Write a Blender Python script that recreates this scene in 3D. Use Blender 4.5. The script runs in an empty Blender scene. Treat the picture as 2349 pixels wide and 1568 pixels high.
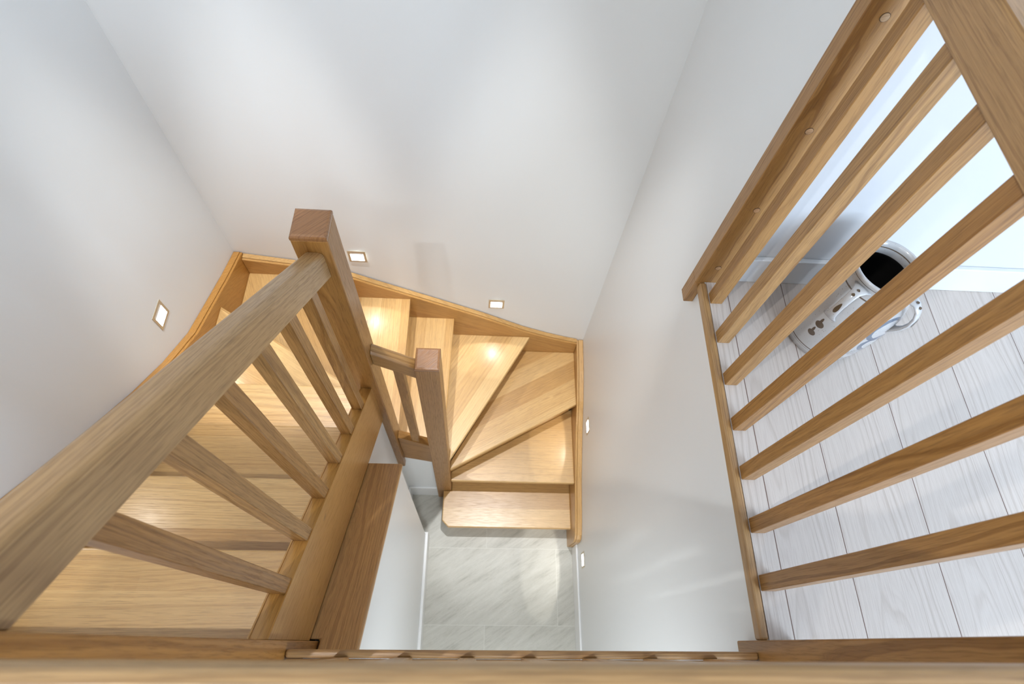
import bpy, bmesh, math, random
from mathutils import Vector, Matrix

# ------------------------------------------------------------------ basics
# Distances in metres.  x runs to the right along the back wall, y runs away from
# the landing balustrade, z is height above the eye; ZO lifts it so that the tiled
# hall floor is at z = 0.
ZO = 4.19
FL = -4.19            # tiled floor
UP = -1.50            # upper floor
CEIL = 0.95
RISE = (UP - FL) / 13
def T(k): return FL + RISE * k

sc = bpy.context.scene
COL = sc.collection
rnd = random.Random(7)

def link(o):
    COL.objects.link(o)
    return o

# ------------------------------------------------------------------ mesh helpers
def new_bm(): return bmesh.new()

def add_box(bm, x0, x1, y0, y1, z0, z1):
    v = [bm.verts.new((x, y, z)) for z in (z0, z1) for y in (y0, y1) for x in (x0, x1)]
    for f in ((0, 2, 3, 1), (4, 5, 7, 6), (0, 1, 5, 4), (2, 6, 7, 3), (0, 4, 6, 2), (1, 3, 7, 5)):
        bm.faces.new([v[i] for i in f])
    return v

def add_loft(bm, a, b):
    """closed solid between two matching loops of points"""
    n = len(a)
    va = [bm.verts.new(p) for p in a]
    vb = [bm.verts.new(p) for p in b]
    bm.faces.new(va[::-1]); bm.faces.new(vb)
    for i in range(n):
        j = (i + 1) % n
        bm.faces.new((va[i], va[j], vb[j], vb[i]))

def prism_x(bm, pts, x0, x1):      # pts in (y, z)
    add_loft(bm, [(x0, p[0], p[1]) for p in pts], [(x1, p[0], p[1]) for p in pts])

def prism_y(bm, pts, y0, y1):      # pts in (x, z)
    add_loft(bm, [(p[0], y0, p[1]) for p in pts], [(p[0], y1, p[1]) for p in pts])

def prism_z(bm, pts, z0, z1):      # pts in (x, y)
    add_loft(bm, [(p[0], p[1], z0) for p in pts], [(p[0], p[1], z1) for p in pts])

def finish(name, bm, mat, parent=None, bevel=0.0, grain=None, seg=2, smooth=False, origin=None, tone=None, ang=35):
    """turn a bmesh (eye-height coordinates) into one linked mesh object"""
    bmesh.ops.recalc_face_normals(bm, faces=bm.faces)
    if bevel > 0:
        es = [e for e in bm.edges if len(e.link_faces) == 2 and e.calc_face_angle(0) > math.radians(ang)]
        bmesh.ops.bevel(bm, geom=es, offset=bevel, segments=seg, affect='EDGES', profile=0.5, clamp_overlap=True)
    if grain is not None:
        ax = Vector(grain).normalized()
        ax = (ax + Vector([rnd.uniform(-.012, .012) for _ in range(3)])).normalized()
        ref = Vector((0, 0, 1)) if abs(ax.z) < .8 else Vector((1, 0, 0))
        s1 = ax.cross(ref).normalized(); s2 = ax.cross(s1).normalized()
        th = rnd.uniform(0, 6.28)
        s1, s2 = s1 * math.cos(th) + s2 * math.sin(th), s2 * math.cos(th) - s1 * math.sin(th)
        cen = Vector((0, 0, 0))
        for v in bm.verts: cen += v.co
        cen /= max(1, len(bm.verts))
        off = Vector((rnd.uniform(-20, 20), rnd.uniform(.06, .22), rnd.uniform(-.05, .05)))
        lay = bm.verts.layers.float_vector.new('grain')
        tl = bm.verts.layers.float.new('tone')
        tn = rnd.uniform(0, 1) if tone is None else tone
        for v in bm.verts:
            d = v.co - cen
            v[lay] = Vector((d.dot(ax), d.dot(s1), d.dot(s2))) + off
            v[tl] = tn
    xs = [v.co.x for v in bm.verts]; ys = [v.co.y for v in bm.verts]; zs = [v.co.z for v in bm.verts]
    if origin is None:
        if parent is None:
            origin = Vector(((min(xs) + max(xs)) / 2, (min(ys) + max(ys)) / 2, min(zs)))
        else:
            origin = Vector(((min(xs) + max(xs)) / 2, (min(ys) + max(ys)) / 2, (min(zs) + max(zs)) / 2))
    origin = Vector(origin)
    for v in bm.verts: v.co -= origin
    me = bpy.data.meshes.new(name)
    bm.to_mesh(me); bm.free()
    if smooth:
        for p in me.polygons: p.use_smooth = True
    if isinstance(mat, (list, tuple)):
        for m in mat: me.materials.append(m)
    else:
        me.materials.append(mat)
    o = link(bpy.data.objects.new(name, me))
    wo = origin + Vector((0, 0, ZO))
    if parent is not None:
        o.parent = parent
        o.location = wo - Vector(parent['wloc'])
    else:
        o.location = wo
    o['wloc'] = [wo.x, wo.y, wo.z]
    return o

def tag(o, label=None, cat=None, group=None, kind=None):
    if label: o['label'] = label
    if cat: o['category'] = cat
    if group: o['group'] = group
    if kind: o['kind'] = kind
    return o

def thing(name, loc, label, cat, group=None):
    o = link(bpy.data.objects.new(name, None))
    o.empty_display_size = .1
    o.location = Vector(loc) + Vector((0, 0, ZO))
    o['wloc'] = list(o.location)
    return tag(o, label, cat, group)

# ------------------------------------------------------------------ materials
def mat_base(name):
    m = bpy.data.materials.new(name); m.use_nodes = True
    nt = m.node_tree
    for n in list(nt.nodes): nt.nodes.remove(n)
    out = nt.nodes.new('ShaderNodeOutputMaterial')
    bs = nt.nodes.new('ShaderNodeBsdfPrincipled')
    nt.links.new(bs.outputs[0], out.inputs[0])
    return m, nt, bs

class N:
    """small node-building shorthand"""
    def __init__(s, nt): s.nt = nt
    def n(s, t, **k):
        nd = s.nt.nodes.new(t)
        for a, b in k.items(): setattr(nd, a, b)
        return nd
    def put(s, sock, v):
        if isinstance(v, bpy.types.NodeSocket): s.nt.links.new(v, sock)
        else: sock.default_value = v
    def math(s, op, a, b=0.0, c=0.0, clamp=False):
        nd = s.n('ShaderNodeMath', operation=op, use_clamp=clamp)
        s.put(nd.inputs[0], a); s.put(nd.inputs[1], b); s.put(nd.inputs[2], c)
        return nd.outputs[0]
    def vmul(s, v, k):
        nd = s.n('ShaderNodeVectorMath', operation='MULTIPLY')
        s.put(nd.inputs[0], v); s.put(nd.inputs[1], k)
        return nd.outputs[0]
    def noise(s, v, scale=1.0, detail=2.0, rough=.5, dim='3D', w=None):
        nd = s.n('ShaderNodeTexNoise', noise_dimensions=dim)
        if dim != '1D': s.put(nd.inputs['Vector'], v)
        if w is not None: s.put(nd.inputs['W'], w)
        s.put(nd.inputs['Scale'], scale); s.put(nd.inputs['Detail'], detail); s.put(nd.inputs['Roughness'], rough)
        return nd.outputs[0]
    def ramp(s, f, stops):
        nd = s.n('ShaderNodeValToRGB')
        cr = nd.color_ramp
        while len(cr.elements) < len(stops): cr.elements.new(.5)
        for e, (p, c) in zip(cr.elements, stops):
            e.position = p; e.color = (c[0], c[1], c[2], 1) if not isinstance(c, (int, float)) else (c, c, c, 1)
        s.put(nd.inputs[0], f)
        return nd.outputs[0]
    def mix(s, f, a, b, mode='MIX'):
        nd = s.n('ShaderNodeMix', data_type='RGBA', blend_type=mode)
        s.put(nd.inputs[0], f)
        for i, v in ((6, a), (7, b)):
            if not isinstance(v, bpy.types.NodeSocket) and len(v) == 3: v = (*v, 1)
            s.put(nd.inputs[i], v)
        return nd.outputs[2]
    def sep(s, v):
        nd = s.n('ShaderNodeSeparateXYZ'); s.put(nd.inputs[0], v); return nd.outputs
    def comb(s, x, y, z):
        nd = s.n('ShaderNodeCombineXYZ')
        s.put(nd.inputs[0], x); s.put(nd.inputs[1], y); s.put(nd.inputs[2], z); return nd.outputs[0]

def wood(name, light, dark, rough=.36, stave=0.0, tonevar=.22, contrast=1.0, coat=.25):
    m, nt, bs = mat_base(name); k = N(nt)
    g = k.n('ShaderNodeAttribute', attribute_name='grain').outputs['Vector']
    tone = k.n('ShaderNodeAttribute', attribute_name='tone').outputs['Fac']
    if stave:
        # glued-up staves: each strip across the board is another piece of oak
        geo = k.n('ShaderNodeAttribute', attribute_name='across').outputs['Fac']
        idx = k.math('FLOOR', k.math('DIVIDE', geo, stave))
        wn = k.n('ShaderNodeTexWhiteNoise', noise_dimensions='2D')
        k.put(wn.inputs['Vector'], k.comb(idx, tone, 0.0))
        rv = wn.outputs['Value']
        tone = k.math('ADD', k.math('MULTIPLY', tone, .25), k.math('MULTIPLY', rv, .75))
        sh = k.comb(k.math('MULTIPLY', rv, 13.0), k.math('MULTIPLY', rv, .05), k.math('MULTIPLY', k.math('SUBTRACT', rv, .5), .06))
        ad = k.n('ShaderNodeVectorMath', operation='ADD'); k.put(ad.inputs[0], g); k.put(ad.inputs[1], sh); g = ad.outputs[0]
    warp = k.noise(k.vmul(g, (1.3, 7, 7)), 1.0, 2.0, .5)
    warp2 = k.noise(k.vmul(g, (9, 40, 40)), 1.0, 2.0, .6)
    x, y, z = k.sep(g)
    r = k.math('SQRT', k.math('ADD', k.math('MULTIPLY', y, y), k.math('MULTIPLY', z, z)))
    r = k.math('ADD', r, k.math('MULTIPLY', k.math('SUBTRACT', warp, .5), .034))
    r = k.math('ADD', r, k.math('MULTIPLY', k.math('SUBTRACT', warp2, .5), .004))
    ring = k.noise(None, 210.0, 4.0, .72, '1D', r)
    ring = k.ramp(ring, [(.30, 0.0), (.52, .72), (.72, 1.0)])
    blotch = k.noise(k.vmul(g, (2.2, 8, 8)), 1.0, 3.0, .55)
    pore = k.noise(k.vmul(g, (16, 330, 330)), 1.0, 2.0, .6)
    pore = k.ramp(pore, [(.34, 0.0), (.50, 1.0)])
    col = k.mix(k.math('MULTIPLY', ring, 1.0), dark, light)
    col = k.mix(k.math('MULTIPLY', k.math('SUBTRACT', 1.0, pore), .38 * contrast), col, tuple(c * .55 for c in dark))
    # a few small knots
    vor = k.n('ShaderNodeTexVoronoi', feature='DISTANCE_TO_EDGE')
    vo = k.n('ShaderNodeTexVoronoi')
    k.put(vo.inputs['Vector'], k.vmul(g, (2.3, 7, 7))); k.put(vo.inputs['Scale'], 1.0)
    nt.nodes.remove(vor)
    knot = k.ramp(vo.outputs['Distance'], [(.018, 1.0), (.05, 0.0)])
    col = k.mix(k.math('MULTIPLY', knot, .75), col, tuple(c * .3 for c in dark))
    val = k.math('ADD', 1.0 - tonevar / 2 - .10, k.math('ADD', k.math('MULTIPLY', tone, tonevar), k.math('MULTIPLY', blotch, .20)))
    hs = k.n('ShaderNodeHueSaturation')
    k.put(hs.inputs['Hue'], k.math('ADD', .494, k.math('MULTIPLY', tone, .012)))
    k.put(hs.inputs['Saturation'], k.math('SUBTRACT', 1.08, k.math('MULTIPLY', tone, .16)))
    k.put(hs.inputs['Value'], val); k.put(hs.inputs['Color'], col)
    nt.links.new(hs.outputs[0], bs.inputs['Base Color'])
    k.put(bs.inputs['Roughness'], k.math('ADD', rough, k.math('MULTIPLY', k.math('SUBTRACT', 1.0, pore), .12)))
    bs.inputs['Coat Weight'].default_value = coat
    bs.inputs['Coat Roughness'].default_value = .28
    bp = k.n('ShaderNodeBump'); bp.inputs['Strength'].default_value = .12; bp.inputs['Distance'].default_value = .0015
    k.put(bp.inputs['Height'], pore); nt.links.new(bp.outputs[0], bs.inputs['Normal'])
    return m

OAK_TREAD = wood('oak_tread', (.63, .390, .150), (.45, .25, .080), rough=.30, stave=.118, tonevar=.38, coat=.5)
OAK_STRING = wood('oak_string', (.53, .285, .082), (.41, .20, .050), rough=.36, tonevar=.18)
OAK_POST = wood('oak_post', (.385, .196, .058), (.215, .094, .022), rough=.36, tonevar=.26, coat=.12)
OAK_RAIL = wood('oak_rail', (.43, .255, .104), (.28, .150, .056), rough=.40, tonevar=.14)

def plain(name, col, rough=.5, metal=0.0, spec=.5):
    m, nt, bs = mat_base(name)
    bs.inputs['Base Color'].default_value = (*col, 1)
    bs.inputs['Roughness'].default_value = rough
    bs.inputs['Metallic'].default_value = metal
    bs.inputs['Specular IOR Level'].default_value = spec
    return m

def wall_mat(name, col, rough=.38):
    m, nt, bs = mat_base(name); k = N(nt)
    co = k.n('ShaderNodeNewGeometry').outputs['Position']
    a = k.noise(k.vmul(co, (1.3, 1.3, 1.3)), 1.0, 3.0, .6)
    c = k.mix(a, tuple(v * .985 for v in col), tuple(min(1, v * 1.012) for v in col))
    nt.links.new(c, bs.inputs['Base Color'])
    bs.inputs['Roughness'].default_value = rough
    bs.inputs['Specular IOR Level'].default_value = .35
    f = k.noise(k.vmul(co, (90, 90, 90)), 1.0, 3.0, .6)
    bp = k.n('ShaderNodeBump'); bp.inputs['Strength'].default_value = .05; bp.inputs['Distance'].default_value = .001
    k.put(bp.inputs['Height'], f); nt.links.new(bp.outputs[0], bs.inputs['Normal'])
    return m

WALL = wall_mat('wall_paint', (.78, .79, .785))
HALLW = wall_mat('wall_paint_darkened', (.60, .605, .615))  # same white as the stair walls, colour darkened to offset the strong window light
CEILM = wall_mat('ceiling_paint', (.84, .84, .83), .8)
SKIRT = plain('skirting_gloss_white', (.83, .83, .82), .28)

def tile_mat():
    m, nt, bs = mat_base('grey_stone_tile'); k = N(nt)
    x, y, z = k.sep(k.n('ShaderNodeNewGeometry').outputs['Position'])
    row = k.math('FLOOR', k.math('DIVIDE', k.math('SUBTRACT', y, .115), .474))
    odd = k.math('MODULO', k.math('ABSOLUTE', row), 2.0)
    xs = k.math('SUBTRACT', k.math('SUBTRACT', x, .584), k.math('MULTIPLY', odd, .478))
    fx = k.math('FRACT', k.math('DIVIDE', k.math('ADD', xs, 95.6), .956))
    fy = k.math('FRACT', k.math('DIVIDE', k.math('ADD', k.math('SUBTRACT', y, .115), 47.4), .474))
    ex = k.math('MULTIPLY', k.math('MINIMUM', fx, k.math('SUBTRACT', 1.0, fx)), .956)
    ey = k.math('MULTIPLY', k.math('MINIMUM', fy, k.math('SUBTRACT', 1.0, fy)), .474)
    e = k.math('MINIMUM', ex, ey)
    grout = k.math('LESS_THAN', e, .0016)
    ix = k.math('FLOOR', k.math('DIVIDE', k.math('ADD', xs, 95.6), .956))
    th = math.radians(33)
    u = k.math('ADD', k.math('MULTIPLY', x, math.cos(th)), k.math('MULTIPLY', y, math.sin(th)))
    v = k.math('SUBTRACT', k.math('MULTIPLY', y, math.cos(th)), k.math('MULTIPLY', x, math.sin(th)))
    vec = k.comb(k.math('ADD', u, k.math('MULTIPLY', ix, 3.7)), k.math('ADD', v, k.math('MULTIPLY', row, 5.3)), 0.0)
    a = k.noise(k.vmul(vec, (3.0, 16, 1)), 1.0, 5.0, .68)
    b = k.noise(k.vmul(vec, (9, 55, 1)), 1.0, 4.0, .75)
    f = k.math('ADD', k.math('MULTIPLY', a, .6), k.math('MULTIPLY', b, .4))
    c = k.ramp(f, [(.30, (.33, .315, .265)), (.46, (.50, .485, .425)), (.60, (.57, .555, .495)), (.8, (.65, .635, .58))])
    sp = k.noise(k.vmul(k.comb(x, y, 0.0), (70, 70, 1)), 1.0, 2.0, .6)
    c = k.mix(k.ramp(sp, [(.62, 0.0), (.74, .5)]), c, (.40, .39, .36))
    c = k.mix(grout, c, (.62, .61, .55))
    nt.links.new(c, bs.inputs['Base Color'])
    bs.inputs['Roughness'].default_value = .42
    bp = k.n('ShaderNodeBump'); bp.inputs['Strength'].default_value = .25; bp.inputs['Distance'].default_value = .001
    k.put(bp.inputs['Height'], k.math('SUBTRACT', f, k.math('MULTIPLY', grout, .8)))
    nt.links.new(bp.outputs[0], bs.inputs['Normal'])
    return m
TILE = tile_mat()

def plank_mat():
    m, nt, bs = mat_base('limed_oak_planks'); k = N(nt)
    x, y, z = k.sep(k.n('ShaderNodeNewGeometry').outputs['Position'])
    PW = .2375
    q = k.math('DIVIDE', k.math('ADD', k.math('SUBTRACT', x, .955), PW * 40), PW)
    idx = k.math('FLOOR', q); fr = k.math('FRACT', q)
    # narrow closing strip that runs under the balusters
    strip = k.math('LESS_THAN', k.math('ABSOLUTE', k.math('SUBTRACT', x, .743)), .031)
    ft = k.math('LESS_THAN', k.math('ABSOLUTE', k.math('ADD', y, .05)), .030)
    fside = k.math('MULTIPLY', ft, k.math('LESS_THAN', x, .712))
    strip = k.math('MAXIMUM', strip, fside)
    idx = k.math('ADD', idx, k.math('MULTIPLY', strip, 17.3))
    e = k.math('MULTIPLY', k.math('MINIMUM', fr, k.math('SUBTRACT', 1.0, fr)), PW)
    groove = k.math('LESS_THAN', e, .0011)
    sg = k.math('LESS_THAN', k.math('ABSOLUTE', k.math('SUBTRACT', x, .774)), .0012)
    groove = k.math('MULTIPLY', groove, k.math('SUBTRACT', 1.0, strip))
    groove = k.math('MAXIMUM', groove, sg)
    wn = k.n('ShaderNodeTexWhiteNoise', noise_dimensions='1D'); k.put(wn.inputs['W'], idx)
    rv = wn.outputs['Value']
    lx = k.math('SUBTRACT', k.math('MULTIPLY', k.math('SUBTRACT', fr, .5), PW), k.math('MULTIPLY', k.math('SUBTRACT', rv, .5), .12))
    g = k.comb(k.math('ADD', y, k.math('MULTIPLY', rv, 31.0)), lx, k.math('ADD', .05, k.math('MULTIPLY', y, .03)))
    warp = k.noise(k.vmul(g, (1.8, 9, 9)), 1.0, 2.0, .5)
    gx, gy, gz = k.sep(g)
    r = k.math('SQRT', k.math('ADD', k.math('MULTIPLY', gy, gy), k.math('MULTIPLY', gz, gz)))
    r = k.math('ADD', r, k.math('MULTIPLY', k.math('SUBTRACT', warp, .5), .06))
    ring = k.ramp(k.noise(None, 130.0, 2.0, .65, '1D', r), [(.30, 0.0), (.5, .8), (.7, 1.0)])
    pore = k.ramp(k.noise(k.vmul(g, (12, 330, 330)), 1.0, 2.0, .6), [(.36, 0.0), (.50, 1.0)])
    c = k.mix(ring, (.44, .375, .325), (.53, .465, .415))
    c = k.mix(k.math('MULTIPLY', k.math('SUBTRACT', 1.0, pore), .22), c, (.36, .29, .25))
    vo = k.n('ShaderNodeTexVoronoi'); k.put(vo.inputs['Vector'], k.vmul(g, (1.1, 4, 1))); vo.inputs['Scale'].default_value = 1.0
    c = k.mix(k.ramp(vo.outputs['Distance'], [(.02, .5), (.07, 0.0)]), c, (.26, .22, .22))
    hs = k.n('ShaderNodeHueSaturation'); k.put(hs.inputs['Color'], c)
    k.put(hs.inputs['Value'], k.math('ADD', .93, k.math('MULTIPLY', rv, .14)))
    c = k.mix(groove, hs.outputs[0], (.10, .05, .03))
    nt.links.new(c, bs.inputs['Base Color'])
    bs.inputs['Roughness'].default_value = .42
    bp = k.n('ShaderNodeBump'); bp.inputs['Strength'].default_value = .15; bp.inputs['Distance'].default_value = .001
    k.put(bp.inputs['Height'], k.math('SUBTRACT', pore, groove)); nt.links.new(bp.outputs[0], bs.inputs['Normal'])
    return m
PLANK = plank_mat()

# ------------------------------------------------------------------ the room shell
XL, XR = -1.308, .708
def yback(x): return 1.840 + .001 * (x - XR)
YH = 1.045          # wall of the upper room beyond the landing balustrade

def structure(name, bm, mat, **k):
    return tag(finish(name, bm, mat, **k), kind='structure')

bm = new_bm(); add_box(bm, XL - .1, XR + .1, -2.2, 2.0, FL - .1, FL); structure('floor', bm, TILE)

bm = new_bm()
prism_z(bm, [(XL, -2.2), (4.2, -2.2), (4.2, YH), (XR + .004, YH), (XR + .004, -.087), (XL, -.087)], UP - .17, UP)
structure('floor', bm, PLANK)

bm = new_bm(); add_box(bm, XL - .1, XL, -2.2, 2.05, FL, CEIL); structure('wall_left', bm, WALL)
bm = new_bm()          # plastered wall, very slightly out of plumb towards its upper right
G = 16; gv = []
for i in range(G + 1):
    for j in range(G + 1):
        u, v = i / G, j / G
        x = XL - .05 + (XR - XL + .1) * u; z = FL + (CEIL - FL) * v
        gv.append(bm.verts.new((x, 1.840 + .058 * u * max(0, (v - .14) / .86), z)))
for i in range(G):
    for j in range(G):
        bm.faces.new((gv[i * (G + 1) + j], gv[(i + 1) * (G + 1) + j], gv[(i + 1) * (G + 1) + j + 1], gv[i * (G + 1) + j + 1]))
ext = bmesh.ops.extrude_face_region(bm, geom=bm.faces[:])
for e in ext['geom']:
    if isinstance(e, bmesh.types.BMVert): e.co.y = 2.05
structure('wall_back', bm, WALL)
bm = new_bm()
prism_x(bm, [(-2.2, FL), (1.95, FL), (1.95, CEIL), (YH, CEIL), (YH, UP - .004), (-2.2, UP - .004)], XR, XR + .1)
o = structure('wall_right', bm, WALL)
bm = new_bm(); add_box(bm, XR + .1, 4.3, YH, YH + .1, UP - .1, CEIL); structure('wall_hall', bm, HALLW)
# wall behind the eye, with the window that lights the plank-floored room
WX0, WX1, WZ0, WZ1 = 1.9, 4.0, -1.0, .70
bm = new_bm()
add_box(bm, XL - .1, WX0, -2.3, -2.2, FL, CEIL); add_box(bm, WX1, 4.3, -2.3, -2.2, FL, CEIL)
add_box(bm, WX0, WX1, -2.3, -2.2, FL, WZ0); add_box(bm, WX0, WX1, -2.3, -2.2, WZ1, CEIL)
structure('wall_front', bm, WALL)
bm = new_bm(); add_box(bm, XL - .1, 4.3, -2.3, 2.05, CEIL, CEIL + .1); structure('ceiling', bm, CEILM)

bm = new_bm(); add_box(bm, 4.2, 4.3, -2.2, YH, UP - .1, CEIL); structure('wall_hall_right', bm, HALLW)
fr = new_bm()
for a in ((WX0, WX0 + .05, WZ0, WZ1), (WX1 - .05, WX1, WZ0, WZ1), (WX0, WX1, WZ0, WZ0 + .05), (WX0, WX1, WZ1 - .05, WZ1),
          ((WX0 + WX1) / 2 - .025, (WX0 + WX1) / 2 + .025, WZ0, WZ1)):
    add_box(fr, a[0], a[1], -2.27, -2.22, a[2], a[3])
structure('window_1', fr, SKIRT)

# low wall under the upper flight, its end at y = .65, and the recess behind it
SL = .86                                   # pitch of the upper flight (z falls this much per metre of y)
def st_top(y): return -1.42 - SL * y
def cap_top(y): return -1.800 - SL * y
bm = new_bm()
prism_x(bm, [(-2.2, FL), (.65, FL), (.65, cap_top(.65) - .03), (-.02, cap_top(-.02) - .03), (-.02, UP - .17), (-2.2, UP - .17)], -.42, -.303)
structure('wall_low', bm, WALL)
bm = new_bm()
prism_x(bm, [(.65, FL), (.955, FL), (.955, -2.62), (.65, -2.36)], -.47, -.434)
prism_z(bm, [(-.47, .955), (-.18, .955), (-.18, .99), (-.47, .99)], FL, -3.25)
structure('wall_recess', bm, WALL)

def skirting(name, bm): return structure(name, bm, SKIRT, bevel=.003)
bm = new_bm(); add_box(bm, XR - .012, XR, -2.2, .60, FL, FL + .165); skirting('baseboard_right', bm)
bm = new_bm(); add_box(bm, -.303, -.285, -2.2, .652, FL, FL + .165); add_box(bm, -.42, -.285, .65, .664, FL, FL + .165); skirting('baseboard_low', bm)
bm = new_bm(); add_box(bm, -.434, -.19, .942, .955, FL, FL + .20); add_box(bm, -.434, -.422, .664, .942, FL, FL + .20); skirting('baseboard_recess', bm)
bm = new_bm(); add_box(bm, XR + .1, 4.2, YH - .016, YH, UP, UP + .115)
structure('baseboard_hall', bm, plain('hall_skirting', (.66, .665, .67), .3), bevel=.003)

# ------------------------------------------------------------------ nosings round the stairwell
bm = new_bm(); add_box(bm, .690, XR + .004, .014, 1.02, UP - .032, UP + .001)
tag(finish('landing_nosing', bm, OAK_RAIL, bevel=.006, grain=(0, 1, 0), seg=3),
    'long rounded oak edging along the open side of the pale plank floor', 'edging')
bm = new_bm(); add_box(bm, -.404, .679, -.0272, -.010, UP - .032, UP + .001); add_box(bm, -.404, .679, -.088, -.0282, UP - .02, UP + .001)
tag(finish('landing_nosing', bm, OAK_RAIL, bevel=.006, grain=(1, 0, 0), seg=3),
    'short rounded oak edging just below the blurred front handrail', 'edging')

bm = new_bm(); add_box(bm, XL + .001, -.497, -.088, -.002, UP - .034, UP + .001)
tag(finish('landing_nosing', bm, OAK_RAIL, bevel=.008, grain=(1, 0, 0), seg=3),
    'oak edging board at the very top of the stair flight behind the steep handrail', 'edging')

# sloping cap board of the low wall, notched round the landing newel
bm = new_bm()
plan = [(-.431, .012), (-.431, .656), (-.2915, .656), (-.2915, -.03), (-.401, -.03), (-.401, .012)]
add_loft(bm, [(x, y, cap_top(y) - .028) for x, y in plan], [(x, y, cap_top(y)) for x, y in plan])
tag(finish('capping_board', bm, wood('oak_cap', (.57, .315, .115), (.38, .19, .066), rough=.34, tonevar=.05), bevel=.006, grain=(0, 1, -SL), seg=3, tone=.5),
    'wide reddish oak board sloping down on top of the low white wall', 'capping board')

# ------------------------------------------------------------------ the staircase
stair = thing('staircase', (-.3, .7, FL), 'winding oak staircase turning along two white walls down to the grey tiles', 'staircase')
XS = -1.2635       # inner face of the left wall string
XT = .663          # inner face of the right wall string
YS = 1.799         # inner face of the back wall string
noses = {  # front edge of every tread, (inner end, outer end) seen in plan
    2: ((-.145, .944), (XT, .944)),
    3: ((-.145, .962), (XT, 1.417)),
    4: ((-.145, .960), (.338, YS)),
    5: ((-.172, 1.027), (-.154, YS)),
    6: ((-.402, .998), (-.407, YS)),
    7: ((-.450, 1.018), (-.79, YS)),
    8: ((-.497, 1.014), (XS, 1.462)),
    9: ((-.47, .972), (XS, .972)),
    10: ((-.47, .722), (XS, .722)),
    11: ((-.47, .474), (XS, .474)),
    12: ((-.47, .2265), (XS, .2265)),
}
BR, BL = (XT, YS), (XS, YS)
polys = {
    1: [(-.198, .733), (-.155, .690), (XT, .690), (XT, .993), (-.144, .993), (-.144, .929), (-.198, .929)],
    2: [noses[2][0], noses[2][1], (XT, 1.46), (-.145, 1.005)],
    3: [noses[3][0], noses[3][1], BR, (.29, YS), (-.145, 1.015)],
    4: [noses[4][0], noses[4][1], (-.20, YS), (-.21, 1.027), (-.145, 1.027)],
    5: [noses[5][0], noses[5][1], (-.452, YS), (-.447, 1.018), (-.44, .994), (-.23, .994), (-.23, 1.027)],
    6: [noses[6][0], noses[6][1], (-.84, YS), (-.51, 1.018), (-.402, 1.018)],
    7: [noses[7][0], noses[7][1], BL, (XS, 1.41), (-.497, .97), (-.497, 1.018)],
    8: [noses[8][0], noses[8][1], (XS, .932), (-.497, .932)],
    9: [noses[9][0], noses[9][1], (XS, .682), (-.47, .682)],
    10: [noses[10][0], noses[10][1], (XS, .434), (-.47, .434)],
    11: [noses[11][0], noses[11][1], (XS, .186), (-.47, .186)],
    12: [noses[12][0], noses[12][1], (XS, -.02), (-.47, -.02)],
}
TH = .036
for kx in range(1, 13):
    pts = polys[kx]
    if kx == 1:
        a, b = Vector((-.198, .690)), Vector((XT, .690))
    else:
        a, b = Vector(noses[kx][0]), Vector(noses[kx][1])
    d = (b - a).normalized()
    bm = new_bm()
    prism_z(bm, pts, T(kx) - TH, T(kx))
    o = finish('tread', bm, OAK_TREAD, stair, bevel=.006, grain=(d.x, d.y, 0), seg=3, ang=50)
    at = o.data.attributes.new('across', 'FLOAT', 'POINT')
    n2 = Vector((-d.y, d.x)); wl = Vector(o['wloc'][:2])
    jit = rnd.uniform(.02, .1)
    for i, v in enumerate(o.data.vertices):
        p = Vector((v.co.x, v.co.y)) + wl
        at.data[i].value = (p - a).dot(n2) + 5 + jit
    # riser set back under the front edge
    c = Vector((0, 0))
    for p in pts: c += Vector(p)
    c /= len(pts)
    if n2.dot(c - a) < 0: n2 = -n2
    a2, b2 = a + n2 * .036 + d * .004, b + n2 * .036 - d * .004
    if kx == 1: a2 = a2 + Vector((.03, 0))
    a3, b3 = a2 + n2 * .012, b2 + n2 * .012
    bm = new_bm()
    prism_z(bm, [a2, b2, b3, a3], T(kx - 1) + .0005, T(kx) - TH)
    finish('riser', bm, OAK_STRING, stair, grain=(d.x, d.y, 0))
    if kx == 1:
        bm = new_bm(); add_box(bm, -.168, -.156, .728, .93, FL, T(1) - TH)
        finish('riser', bm, OAK_STRING, stair, grain=(0, 1, 0))
bm = new_bm(); add_box(bm, XS, -.495, -.036, -.024, T(12), UP - .001)
finish('riser', bm, OAK_STRING, stair, grain=(1, 0, 0))

# wall strings: a wide wall-side board and a slim inner lip with a fine joint between them
ltop = [(.0, -1.417), (.353, -1.725), (.494, -1.851), (.639, -1.975), (.842, -2.140), (1.036, -2.278), (1.241, -2.399), (1.485, -2.486), (1.656, -2.546), (yback(XL) - .002, -2.600)]
def string_left(x0, x1, dz):
    bm = new_bm()
    up = [(y, z - dz) for y, z in ltop]
    lo = [(yback(XL) - .002, -3.02), (1.45, -2.86), (1.0, -2.62), (.0, -1.80)]
    prism_x(bm, up + lo, x0, x1)
    return bm
finish('wall_string', string_left(XL + .001, XS - .013, 0), OAK_STRING, stair, bevel=.0015, grain=(0, 1, -.75), seg=1)
finish('string_lip', string_left(XS - .0122, XS, .004), OAK_STRING, stair, bevel=.0015, grain=(0, 1, -.75), seg=1)
btop = [(-1.262, -2.612), (-1.013, -2.652), (-.711, -2.754), (-.599, -2.815), (-.263, -2.987), (.001, -3.124), (.287, -3.292), (.45, -3.367), (.591, -3.419), (.662, -3.440)]
def string_back(o0, o1, dz):
    bm = new_bm()
    up = [(x, z - dz) for x, z in btop]
    lo = [(.662, -3.86), (.2, -3.66), (-.5, -3.25), (-1.262, -3.02)]
    pts = up + lo
    add_loft(bm, [(x, yback(x) - o0, z) for x, z in pts], [(x, yback(x) - o1, z) for x, z in pts])
    return bm
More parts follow.
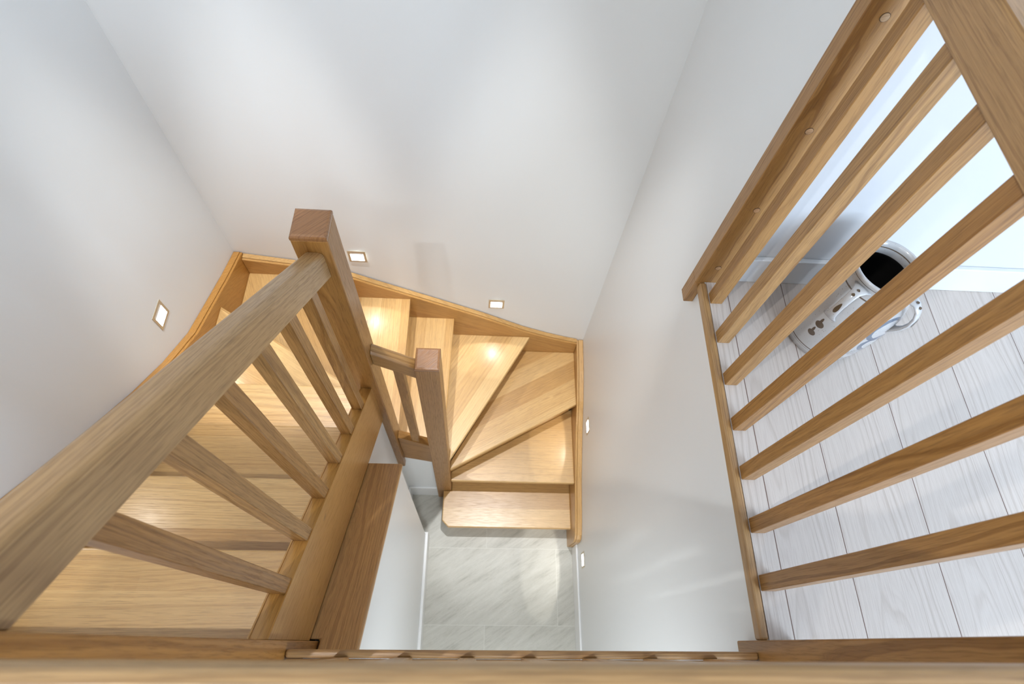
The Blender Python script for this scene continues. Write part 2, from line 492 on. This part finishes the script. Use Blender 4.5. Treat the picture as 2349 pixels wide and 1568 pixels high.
finish('wall_string', string_back(.001, .0275, 0), OAK_STRING, stair, bevel=.0015, grain=(1, 0, -.42), seg=1)
finish('string_lip', string_back(.0283, .041, .004), OAK_STRING, stair, bevel=.0015, grain=(1, 0, -.42), seg=1)
rtop = [(.604, FL), (.600, -4.06), (.596, -3.92), (.606, -3.87), (.63, -3.842), (.70, -3.815), (.95, -3.755), (1.237, -3.645), (1.43, -3.548), (1.62, -3.485), (yback(XR) - .002, -3.452)]
def string_right(x0, x1, dz):
    bm = new_bm()
    up = [(y + (dz if z < -3.85 else 0), z - (dz if z >= -3.85 else 0)) for y, z in rtop]
    lo = [(yback(XR) - .002, -3.86), (1.3, -4.02), (1.0, FL)]
    prism_x(bm, up + lo, x0, x1)
    return bm
finish('wall_string', string_right(XT + .0132, XR - .001, 0), OAK_STRING, stair, bevel=.002, grain=(0, 1, .2), seg=1)
finish('string_lip', string_right(XT, XT + .0124, .003), OAK_STRING, stair, bevel=.002, grain=(0, 1, .2), seg=1)

# open-side string of the upper flight, grooved along its top
def strip_section(y):
    t = st_top(y)
    return [(-.470, y, t - .368), (-.470, y, t), (-.4662, y, t), (-.4662, y, t - .003), (-.4285, y, t - .003), (-.4285, y, t), (-.425, y, t), (-.425, y, t - .368)]
bm = new_bm(); add_loft(bm, strip_section(.009), strip_section(.921))
finish('open_string', bm, OAK_STRING, stair, grain=(0, 1, -SL), tone=.35)
# short string between the two lower newels, built of two boards
bm = new_bm()
prism_y(bm, [(-.397, -2.93), (-.240, -3.055), (-.240, -3.222), (-.397, -3.127)], .947, .992)
finish('open_string', bm, OAK_POST, stair, bevel=.002, grain=(1, 0, -.6), seg=1)
bm = new_bm()
prism_y(bm, [(-.397, -3.128), (-.240, -3.223), (-.240, -3.385), (-.397, -3.30)], .953, .990)
finish('open_string', bm, OAK_POST, stair, bevel=.001, grain=(1, 0, -.6), seg=1)

# ------------------------------------------------------------------ newel posts
def newel(x0, x1, y0, y1, z0, z1, label, cham=.008, group=None, tone=None, endmat=True):
    o = thing('newel_post', ((x0 + x1) / 2, (y0 + y1) / 2, z0), label, 'newel post', group)
    bm = new_bm(); add_box(bm, x0, x1, y0, y1, z0, z1 - .018)
    finish('shaft', bm, OAK_POST, o, bevel=.0035, grain=(0, 0, 1), tone=tone)
    bm = new_bm()
    c = cham
    add_loft(bm, [(x0, y0, z1 - .0175), (x1, y0, z1 - .0175), (x1, y1, z1 - .0175), (x0, y1, z1 - .0175)],
             [(x0, y0, z1 - c), (x1, y0, z1 - c), (x1, y1, z1 - c), (x0, y1, z1 - c)])
    bm.free(); bm = new_bm()
    add_box(bm, x0, x1, y0, y1, z1 - .0178, z1)
    es = [e for e in bm.edges if all(v.co.z > z1 - .001 for v in e.verts)]
    bmesh.ops.bevel(bm, geom=es, offset=c, segments=2, affect='EDGES', profile=.5)
    finish('cap', bm, OAK_END, o, grain=(1, 1, .1), tone=.4)
    return o
OAK_END = wood('oak_end_grain', (.31, .148, .056), (.20, .085, .028), rough=.32, tonevar=.05, coat=.5)
newel(-.495, -.398, .922, 1.017, -3.375, -1.228, 'tall oak newel post that the steep sloping handrail runs into', .008, tone=.3)
newel(-.241, -.145, .930, 1.026, FL, -2.035, 'shorter oak newel post rising from beside the bottom step', .009, tone=.35)
newel(-.495, -.405, -.085, .008, -1.838, -.40, 'oak corner post at the head of the steep upper stair flight', .008, tone=0.0)
newel(.680, .770, -.080, .014, -1.615, -.40, 'oak corner post on the pale floor where the two landing railings meet', .008, tone=.45)

# half post fixed round the end of the wall
wp = thing('wall_post', (.73, 1.04, -1.615), 'flat oak post screwed to the white wall end with round wood plugs down its face', 'post')
bm = new_bm()
prism_z(bm, [(.676, 1.02), (.785, 1.02), (.785, YH), (XR, YH), (XR, 1.066), (.676, 1.066)], UP, CEIL)
vz = [v for v in bm.verts]
prism_z(bm, [(.676, 1.02), (XR, 1.02), (XR, 1.066), (.676, 1.066)], -1.615, UP)
finish('shaft', bm, OAK_POST, wp, bevel=.0015, grain=(0, 0, 1), seg=1, tone=.55)
PLUG = wood('oak_plug', (.50, .31, .16), (.34, .19, .09), tonevar=.05)
RINGM = plain('dark_plug_joint', (.07, .035, .015), .8)
for i, zz in enumerate((-1.419, -1.154, -.887, -.621, -.30, .05)):
    bm = new_bm()
    bmesh.ops.create_cone(bm, cap_ends=True, segments=20, radius1=.0082, radius2=.0082, depth=.0016,
                          matrix=Matrix.Translation((.719, 1.0195, zz)) @ Matrix.Rotation(math.pi / 2, 4, 'X'))
    pl = finish('wood_plug', bm, PLUG, wp, grain=(1, 0, .4))
    bm = new_bm()
    bmesh.ops.create_cone(bm, cap_ends=True, segments=20, radius1=.0092, radius2=.0092, depth=.0012,
                          matrix=Matrix.Translation((.719, 1.0196, zz)) @ Matrix.Rotation(math.pi / 2, 4, 'X'))
    finish('plug_joint', bm, RINGM, pl)

# ------------------------------------------------------------------ balustrades
def rail_section(cx, w, top, h, y, axis='y'):
    hw = w / 2; c = .012
    s = [(-hw, -h), (hw, -h), (hw, -c * 1.1), (hw - c * .35, -c * .35), (hw - c, 0), (-hw + c, 0), (-hw + c * .35, -c * .35), (-hw, -c * 1.1)]
    if axis == 'y': return [(cx + a, y, top + b) for a, b in s]
    return [(y, cx + a, top + b) for a, b in s]

# upper flight
bal = thing('stair_balustrade', (-.447, .46, st_top(.46)), 'steep oak railing of six square balusters climbing the upper stair flight', 'railing')
bm = new_bm(); add_loft(bm, rail_section(-.446, .052, -.506 - SL * .009, .113, .009), rail_section(-.446, .052, -.500 - SL * .921, .113, .921))
finish('handrail', bm, OAK_RAIL, bal, bevel=.002, grain=(0, 1, -SL), seg=1, tone=.6)
for i in range(6):
    y0 = .104 + .1362 * i; y1 = y0 + .037
    bm = new_bm()
    add_loft(bm, [(-.4655, y0, st_top(y0) - .003), (-.4285, y0, st_top(y0) - .003), (-.4285, y1, st_top(y1) - .003), (-.4655, y1, st_top(y1) - .003)],
             [(-.4655, y0, -.613 - SL * y0), (-.4285, y0, -.613 - SL * y0), (-.4285, y1, -.613 - SL * y1), (-.4655, y1, -.613 - SL * y1)])
    finish('baluster', bm, OAK_POST, bal, bevel=.0015, grain=(0, 0, 1), seg=1, tone=(.3, .75, .5, .8, .55, .45)[i])

# short one between the two lower newels
bal = thing('stair_balustrade', (-.32, .97, -3.0), 'short oak rail with a single baluster between the tall and the shorter newel post', 'railing')
bm = new_bm()
s1 = [(-.397, .950, -2.048), (-.397, .996, -2.048), (-.397, .996, -1.960), (-.397, .985, -1.952), (-.397, .960, -1.950), (-.397, .950, -1.958)]
s2 = [(-.242, p[1], p[2] - .118) for p in s1]
add_loft(bm, s1, s2)
finish('handrail', bm, OAK_POST, bal, bevel=.001, grain=(1, 0, -.75), seg=1, tone=.8)
def q(x): return -2.93 - .797 * (x + .397)
def qr(x): return -2.048 - .76 * (x + .397)
bm = new_bm()
add_loft(bm, [(-.330, .9525, q(-.330)), (-.293, .9525, q(-.293)), (-.293, .9895, q(-.293)), (-.330, .9895, q(-.330))],
         [(-.330, .9525, qr(-.330)), (-.293, .9525, qr(-.293)), (-.293, .9895, qr(-.293)), (-.330, .9895, qr(-.330))])
finish('baluster', bm, OAK_POST, bal, bevel=.0015, grain=(0, 0, 1), seg=1, tone=.6)

# along the open edge of the upper floor
bal = thing('landing_balustrade', (.73, .52, UP), 'oak railing of seven tall square balusters along the pale plank floor', 'railing')
bm = new_bm(); add_loft(bm, rail_section(.7285, .057, -.449, .088, .014), rail_section(.7285, .057, -.449, .088, 1.02))
finish('handrail', bm, OAK_RAIL, bal, bevel=.002, grain=(0, 1, 0), seg=1, tone=.3)
for i in range(7):
    y0 = .121 + .1368 * i
    bm = new_bm(); add_box(bm, .7125, .7495, y0, y0 + .037, UP + .0005, -.537)
    finish('baluster', bm, OAK_POST, bal, bevel=.0015, grain=(0, 0, 1), seg=1, tone=(.55, .4, .5, .35, .6, .8, .6)[i])

# along the head of the stairwell, seen from straight above
bal = thing('landing_balustrade', (.14, -.04, UP), 'front oak railing seen from above, its thick handrail crossing the bottom of view', 'railing')
bm = new_bm(); add_loft(bm, rail_section(-.040, .058, -.449, .088, -.405, 'x'), rail_section(-.040, .058, -.449, .088, .680, 'x'))
finish('handrail', bm, OAK_RAIL, bal, bevel=.002, grain=(1, 0, 0), seg=1, tone=.75)
for i in range(7):
    xc = -.281 + .1407 * i
    bm = new_bm(); add_box(bm, xc - .0185, xc + .0185, -.062, -.025, UP + .0005, -.537)
    finish('baluster', bm, OAK_POST, bal, bevel=.0015, grain=(0, 0, 1), seg=1)

# ------------------------------------------------------------------ recessed wall lights
NICKEL = plain('brushed_nickel', (.56, .49, .37), .42, .55)
def glow(name, col, s):
    m = bpy.data.materials.new(name); m.use_nodes = True
    nt = m.node_tree; nt.nodes.clear()
    e = nt.nodes.new('ShaderNodeEmission'); e.inputs[0].default_value = (*col, 1); e.inputs[1].default_value = s
    o = nt.nodes.new('ShaderNodeOutputMaterial'); nt.links.new(e.outputs[0], o.inputs[0])
    return m
LED = glow('led_diffuser', (1.0, .96, .90), 14.0)
WHITEIN = plain('reflector_white', (.75, .73, .68), .5)
def step_light(pos, nrm, label):
    """pos: centre on the wall face, nrm: direction into the stairwell"""
    px, py, pz = pos
    t = Vector((nrm[1], -nrm[0], 0)).normalized(); n = Vector((nrm[0], nrm[1], 0)).normalized()
    P = Vector(pos)
    o = thing('step_light', pos, label, 'wall light', 'recessed step lights along the stair walls')
    def ring(bm, a0, b0, a1, b1, c0=0., c1=0., d0=0., d1=.0022):
        # square ring, outer half sizes a0,b0, inner a1,b1 with inner centre lowered by c1
        def loop(a, b, c, d): return [P + t * (sx * a) + Vector((0, 0, sz * b + c)) + n * d for sx, sz in ((-1, -1), (1, -1), (1, 1), (-1, 1))]
        L = [loop(a0, b0, 0, d0), loop(a0, b0, 0, d1), loop(a1, b1, c1, d1), loop(a1, b1, c1, d0)]
        V = [[bm.verts.new(p) for p in l] for l in L]
        for i in range(4):
            for j in range(4):
                jn = (j + 1) % 4; inx = (i + 1) % 4
                bm.faces.new((V[i][j], V[i][jn], V[inx][jn], V[inx][j]))
    bm = new_bm(); ring(bm, .0475, .0475, .034, .034)
    finish('frame', bm, NICKEL, o, bevel=.0006, seg=1)
    bm = new_bm()
    for za, zb, dd in ((-.034, .021, .0021),):
        v = [bm.verts.new(P + t * a + Vector((0, 0, b)) + n * dd) for a, b in ((-.034, za), (.034, za), (.034, zb), (-.034, zb))]
        bm.faces.new(v)
    finish('diffuser', bm, LED, o)
    bm = new_bm()
    v = [bm.verts.new(P + t * a + Vector((0, 0, b)) + n * .0016) for a, b in ((-.034, .021), (.034, .021), (.034, .034), (-.034, .034))]
    bm.faces.new(v)
    finish('reflector', bm, WHITEIN, o)
    # the lamp in the fitting throws a flat fan of light down on to the tread
    ld = bpy.data.lights.new('step_lamp', 'SPOT'); ld.energy = 2.3; ld.spot_size = math.radians(34); ld.spot_blend = .3
    ld.color = (1, .97, .90); ld.shadow_soft_size = .006
    l = link(bpy.data.objects.new('step_lamp', ld))
    d = (n * math.sin(math.radians(30)) + Vector((0, 0, -math.cos(math.radians(30))))).normalized()
    zc = -d; xc = t; yc = zc.cross(xc).normalized()
    R3 = Matrix((xc * 3.0, yc, zc)).transposed().to_4x4()
    R3.translation = P + n * .012 + Vector((0, 0, ZO))
    l.matrix_world = R3
    return o
LN = (1, 0)
step_light((XL, 1.197, -2.166), (1, 0), 'square lit step light in the white wall left of the stair')
step_light((XL, .425, -1.352), (1, 0), 'square step light in the left wall above the upper flight, behind the steep handrail')
step_light((-.662, yback(-.662), -2.600), (0, -1), 'square lit step light on the back wall just beside the tall newel post')
step_light((.1015, 1.8405, -3.034), (0, -1), 'square lit step light on the back wall above the triangular tread')
step_light((XR, 1.227, -3.452), (-1, 0), 'narrow-looking step light on the shaded wall beside the winding treads')
step_light((XR, .480, -3.842), (-1, 0), 'lowest step light, by the foot of the stair just above the tiled floor')

# ------------------------------------------------------------------ stoneware vase
def glaze(name, painted=True):
    m, nt, bs = mat_base(name); k = N(nt)
    tc = k.n('ShaderNodeTexCoord').outputs['Object']
    x, y, z = k.sep(tc)
    base = (.56, .55, .53)
    sp = k.noise(k.vmul(tc, (260, 260, 260)), 1.0, 1.0, .5)
    big = k.noise(k.vmul(tc, (9, 9, 9)), 1.0, 3.0, .6)
    c = k.mix(big, (.41, .39, .37), (.54, .535, .535))
    c = k.mix(k.ramp(sp, [(.70, 0.0), (.76, .8)]), c, (.16, .12, .09))
    if painted:
        def band(z0, hw):
            return k.math('LESS_THAN', k.math('ABSOLUTE', k.math('SUBTRACT', z, z0)), hw)
        # azimuth, zero towards the camera side of the vase
        az = k.math('ARCTAN2', k.math('ADD', k.math('MULTIPLY', x, .55), k.math('MULTIPLY', y, -.835)) , 1.0)
        ang = k.n('ShaderNodeMath', operation='ARCTAN2')
        k.put(ang.inputs[0], k.math('ADD', k.math('MULTIPLY', x, .773), k.math('MULTIPLY', y, -.634)))
        k.put(ang.inputs[1], k.math('ADD', k.math('MULTIPLY', x, -.634), k.math('MULTIPLY', y, -.773)))
        A = ang.outputs[0]
        # blue-grey brushwork: looping strokes
        brown = (.085, .050, .022); blue = (.07, .10, .155)
        def spot(a0, z0, ra, rz):
            da = k.math('DIVIDE', k.math('SUBTRACT', A, a0), ra); dz = k.math('DIVIDE', k.math('SUBTRACT', z, z0), rz)
            return k.math('ADD', k.math('MULTIPLY', da, da), k.math('MULTIPLY', dz, dz))
        wob = k.math('MULTIPLY', k.math('SUBTRACT', k.noise(k.vmul(tc, (30, 30, 30)), 1.0, 2.0, .5), .5), .5)
        for a0, z0, ra, rz in ((1.15, .135, .34, .042), (1.05, .205, .36, .045), (1.62, .17, .28, .05), (-1.2, .20, .34, .05), (-1.45, .13, .34, .045), (-1.9, .19, .3, .04), (2.3, .15, .34, .05), (3.0, .18, .3, .05)):
            s = k.math('ADD', spot(a0, z0, ra, rz), wob)
            loop = k.math('LESS_THAN', k.math('ABSOLUTE', k.math('SUBTRACT', s, 1.0)), .30)
            c = k.mix(k.math('MULTIPLY', loop, .85), c, blue)
        for a0, z0, ra, rz in ((.95, .085, .17, .014), (1.25, .075, .15, .013), (-1.3, .08, .17, .014)):
            s = spot(a0, z0, ra, rz)
            hatch = k.math('LESS_THAN', k.math('FRACT', k.math('MULTIPLY', A, 22.0)), .35)
            c = k.mix(k.math('MULTIPLY', k.math('LESS_THAN', s, 2.0), hatch), c, (.10, .09, .08))
        for z0, hw in ((.0385, .0022), (.0300, .0006), (.286, .0016), (.322, .0016)):
            c = k.mix(k.math('MULTIPLY', band(z0, hw), .9), c, brown)
        # brown drops below each lug
        for a0 in (-.27, 1.27, 2.83):
            for z0, sc_ in ((.150, 1.0), (.105, .92)):
                s = spot(a0 - .02, z0, .105 * sc_, .0125 * sc_)
                tip = spot(a0 - .04, z0 + .014, .03, .014)
                m2 = k.math('MAXIMUM', k.math('LESS_THAN', s, 1.0), k.math('LESS_THAN', tip, 1.0))
                c = k.mix(m2, c, brown)
        ins = k.math('LESS_THAN', k.math('SQRT', k.math('ADD', k.math('MULTIPLY', x, x), k.math('MULTIPLY', y, y))), .0735)
        ins = k.math('MULTIPLY', ins, k.math('GREATER_THAN', z, .004))
    nt.links.new(c, bs.inputs['Base Color'])
    bs.inputs['Roughness'].default_value = .22
    bs.inputs['Coat Weight'].default_value = .5; bs.inputs['Coat Roughness'].default_value = .08
    return m
GLAZE = glaze('speckled_stoneware_glaze')
LUG = glaze('lug_glaze', False)
DARKIN = plain('dark_inside', (.012, .011, .010), .35)  # near-black colour for the vase interior below the neck
BROWN = plain('iron_brown_glaze', (.085, .050, .022), .25)
VX, VY = 1.043, .862
vase = thing('floor_vase', (VX, VY, UP), 'large speckled grey stoneware vase with brown drops and blue brushwork on the plank floor', 'vase')
prof_out = [(0, .0), (.098, .0), (.107, .006), (.112, .03), (.118, .08), (.121, .13), (.121, .18), (.117, .225), (.108, .258), (.094, .281), (.084, .297), (.082, .310), (.086, .323), (.090, .331), (.0905, .336), (.087, .3395)]
prof_in = [(.082, .338), (.078, .330), (.076, .318), (.0755, .300)]
prof_dark = [(.0755, .300), (.086, .28), (.104, .23), (.110, .15), (.10, .03), (0, .02)]
def lathe(bm, prof, n=72, mi=0, base=None):
    rings = []
    for r, z in prof:
        if r == 0: rings.append([bm.verts.new((VX, VY, UP + z))])
        else: rings.append([bm.verts.new((VX + r * math.cos(2 * math.pi * i / n), VY + r * math.sin(2 * math.pi * i / n), UP + z)) for i in range(n)])
    for a, b in zip(rings, rings[1:]):
        for i in range(n):
            j = (i + 1) % n
            if len(a) == 1: f = bm.faces.new((a[0], b[j], b[i]))
            elif len(b) == 1: f = bm.faces.new((a[i], a[j], b[0]))
            else: f = bm.faces.new((a[i], a[j], b[j], b[i]))
            f.material_index = mi
    return rings
bm = new_bm()
lathe(bm, prof_out + prof_in)
lathe(bm, prof_dark, mi=1)
bmesh.ops.remove_doubles(bm, verts=bm.verts, dist=1e-5)
finish('body', bm, (GLAZE, DARKIN), vase, smooth=True, origin=(VX, VY, UP + .0005))
def lug(az):
    """strap handle from the neck out and down on to the shoulder"""
    dr = Vector((math.cos(az), math.sin(az), 0)); tn = Vector((-math.sin(az), math.cos(az), 0))
    path = [(.080, .306), (.096, .312), (.112, .310), (.126, .298), (.136, .276), (.139, .250), (.134, .224), (.124, .204), (.112, .190)]
    wid = [.027, .019, .0135, .012, .0115, .0115, .013, .017, .025]
    bm = new_bm(); rings = []
    for i, (r, z) in enumerate(path):
        a = path[max(0, i - 1)]; b = path[min(len(path) - 1, i + 1)]
        d = Vector((b[0] - a[0], b[1] - a[1])).normalized(); nn = Vector((d.y, -d.x)) * -1
        ring = []
        for s in range(12):
            th = 2 * math.pi * s / 12
            u = math.cos(th) * wid[i]; w = math.sin(th) * .0058
            ring.append(bm.verts.new(Vector((VX, VY, UP + z + nn.y * w)) + dr * (r + nn.x * w) + tn * u))
        rings.append(ring)
    for a, b in zip(rings, rings[1:]):
        for i in range(12):
            j = (i + 1) % 12
            bm.faces.new((a[i], a[j], b[j], b[i]))
    bm.faces.new(rings[0]); bm.faces.new(rings[-1])
    h = finish('handle', bm, LUG, vase, smooth=True)
    # leaf stroke and two dots brushed on the strap
    def dab(r, z, nz, hw, hl, nm):
        d2 = Vector((nz[0], nz[1])).normalized()      # outward normal in (r, z)
        t2 = Vector((-d2.y, d2.x))
        bm = new_bm(); vs = []
        for s in range(16):
            th = 2 * math.pi * s / 16
            u = math.cos(th) * hw * (1 - .35 * math.sin(th)); w = math.sin(th) * hl
            rr = r + d2.x * .0066 + t2.x * w; zz = z + d2.y * .0066 + t2.y * w
            vs.append(bm.verts.new(Vector((VX, VY, UP + zz)) + dr * rr + tn * u))
        bm.faces.new(vs)
        finish(nm, bm, BROWN, h)
    dab(.1375, .263, (1, .12), .0055, .019, 'painted_leaf')
    dab(.119, .3045, (.55, 1), .0045, .0042, 'painted_dot')
    dab(.1075, .3112, (.1, 1), .0045, .0042, 'painted_dot')
for az in (-145, -57, 33): lug(math.radians(az))

# ------------------------------------------------------------------ lights
def spot(name, loc, energy, size=46, blend=.75, col=(.96, .98, 1.0), target=None, rad=.04):
    ld = bpy.data.lights.new(name, 'SPOT'); ld.energy = energy; ld.spot_size = math.radians(size); ld.spot_blend = blend
    ld.color = col; ld.shadow_soft_size = rad
    o = link(bpy.data.objects.new(name, ld)); o.location = Vector(loc) + Vector((0, 0, ZO))
    if target: o.rotation_euler = (Vector(target) - Vector(loc)).to_track_quat('-Z', 'Y').to_euler()
    return o
spot('ceiling_spot', (-.83, 1.37, CEIL - .02), 370, size=28, blend=.55)
spot('ceiling_spot', (.18, 1.37, CEIL - .02), 370, size=28, blend=.55)
spot('ceiling_spot', (-.75, -.45, CEIL - .02), 90, size=150, rad=.02)
spot('ceiling_spot', (.2, -1.2, CEIL - .02), 25, size=150)
def area(name, loc, target, sx, sy, energy, col):
    ld = bpy.data.lights.new(name, 'AREA'); ld.shape = 'RECTANGLE'; ld.size = sx; ld.size_y = sy; ld.energy = energy; ld.color = col
    o = link(bpy.data.objects.new(name, ld)); o.location = Vector(loc) + Vector((0, 0, ZO))
    o.rotation_euler = (Vector(target) - Vector(loc)).to_track_quat('-Z', 'Y').to_euler()
    return o
area('window_daylight', ((WX0 + WX1) / 2, -2.33, (WZ0 + WZ1) / 2), ((WX0 + WX1) / 2 - .3, 1, (WZ0 + WZ1) / 2 - .9), WX1 - WX0, WZ1 - WZ0, 185, (.62, .79, 1.0))
# hall below: added unseen fill light standing in for daylight
ld = bpy.data.lights.new('hall_fill', 'AREA'); ld.shape = 'DISK'; ld.size = .3; ld.energy = 24; ld.color = (.88, .94, 1)
o = link(bpy.data.objects.new('hall_fill', ld)); o.location = (.2, -1.0, UP - .19 + ZO)

w = bpy.data.worlds.new('sky'); sc.world = w; w.use_nodes = True
bg = w.node_tree.nodes['Background']; bg.inputs[0].default_value = (.72, .84, 1, 1); bg.inputs[1].default_value = 1.5

# ------------------------------------------------------------------ camera
Rm = [[0.9976746310532989, 0.005466053240176735, 0.06793712397974513],
      [0.03623130880068561, -0.886807799586159, -0.4607159850230338],
      [0.057728873323953496, 0.4621061012961531, -0.8849436865301747]]
cam = bpy.data.cameras.new('camera'); co = link(bpy.data.objects.new('camera', cam))
X, Y, Z = Vector(Rm[0]), -Vector(Rm[1]), -Vector(Rm[2])
M = Matrix((X, Y, Z)).transposed().to_4x4(); M.translation = Vector((0, 0, ZO))
co.matrix_world = M
cam.sensor_width = 36; cam.sensor_fit = 'HORIZONTAL'
cam.lens = 1335.317 / 2349 * 36
cam.clip_start = .01
cam.dof.use_dof = True; cam.dof.focus_distance = 1.6; cam.dof.aperture_fstop = 5.0
sc.camera = co

sc.view_settings.view_transform = 'Standard'
sc.view_settings.look = 'None'
sc.view_settings.exposure = 0.15
sc.view_settings.gamma = 1
sc.view_settings.use_curve_mapping = False
sc.cycles.use_denoising = True
sc.cycles.max_bounces = 10
sc.cycles.diffuse_bounces = 6
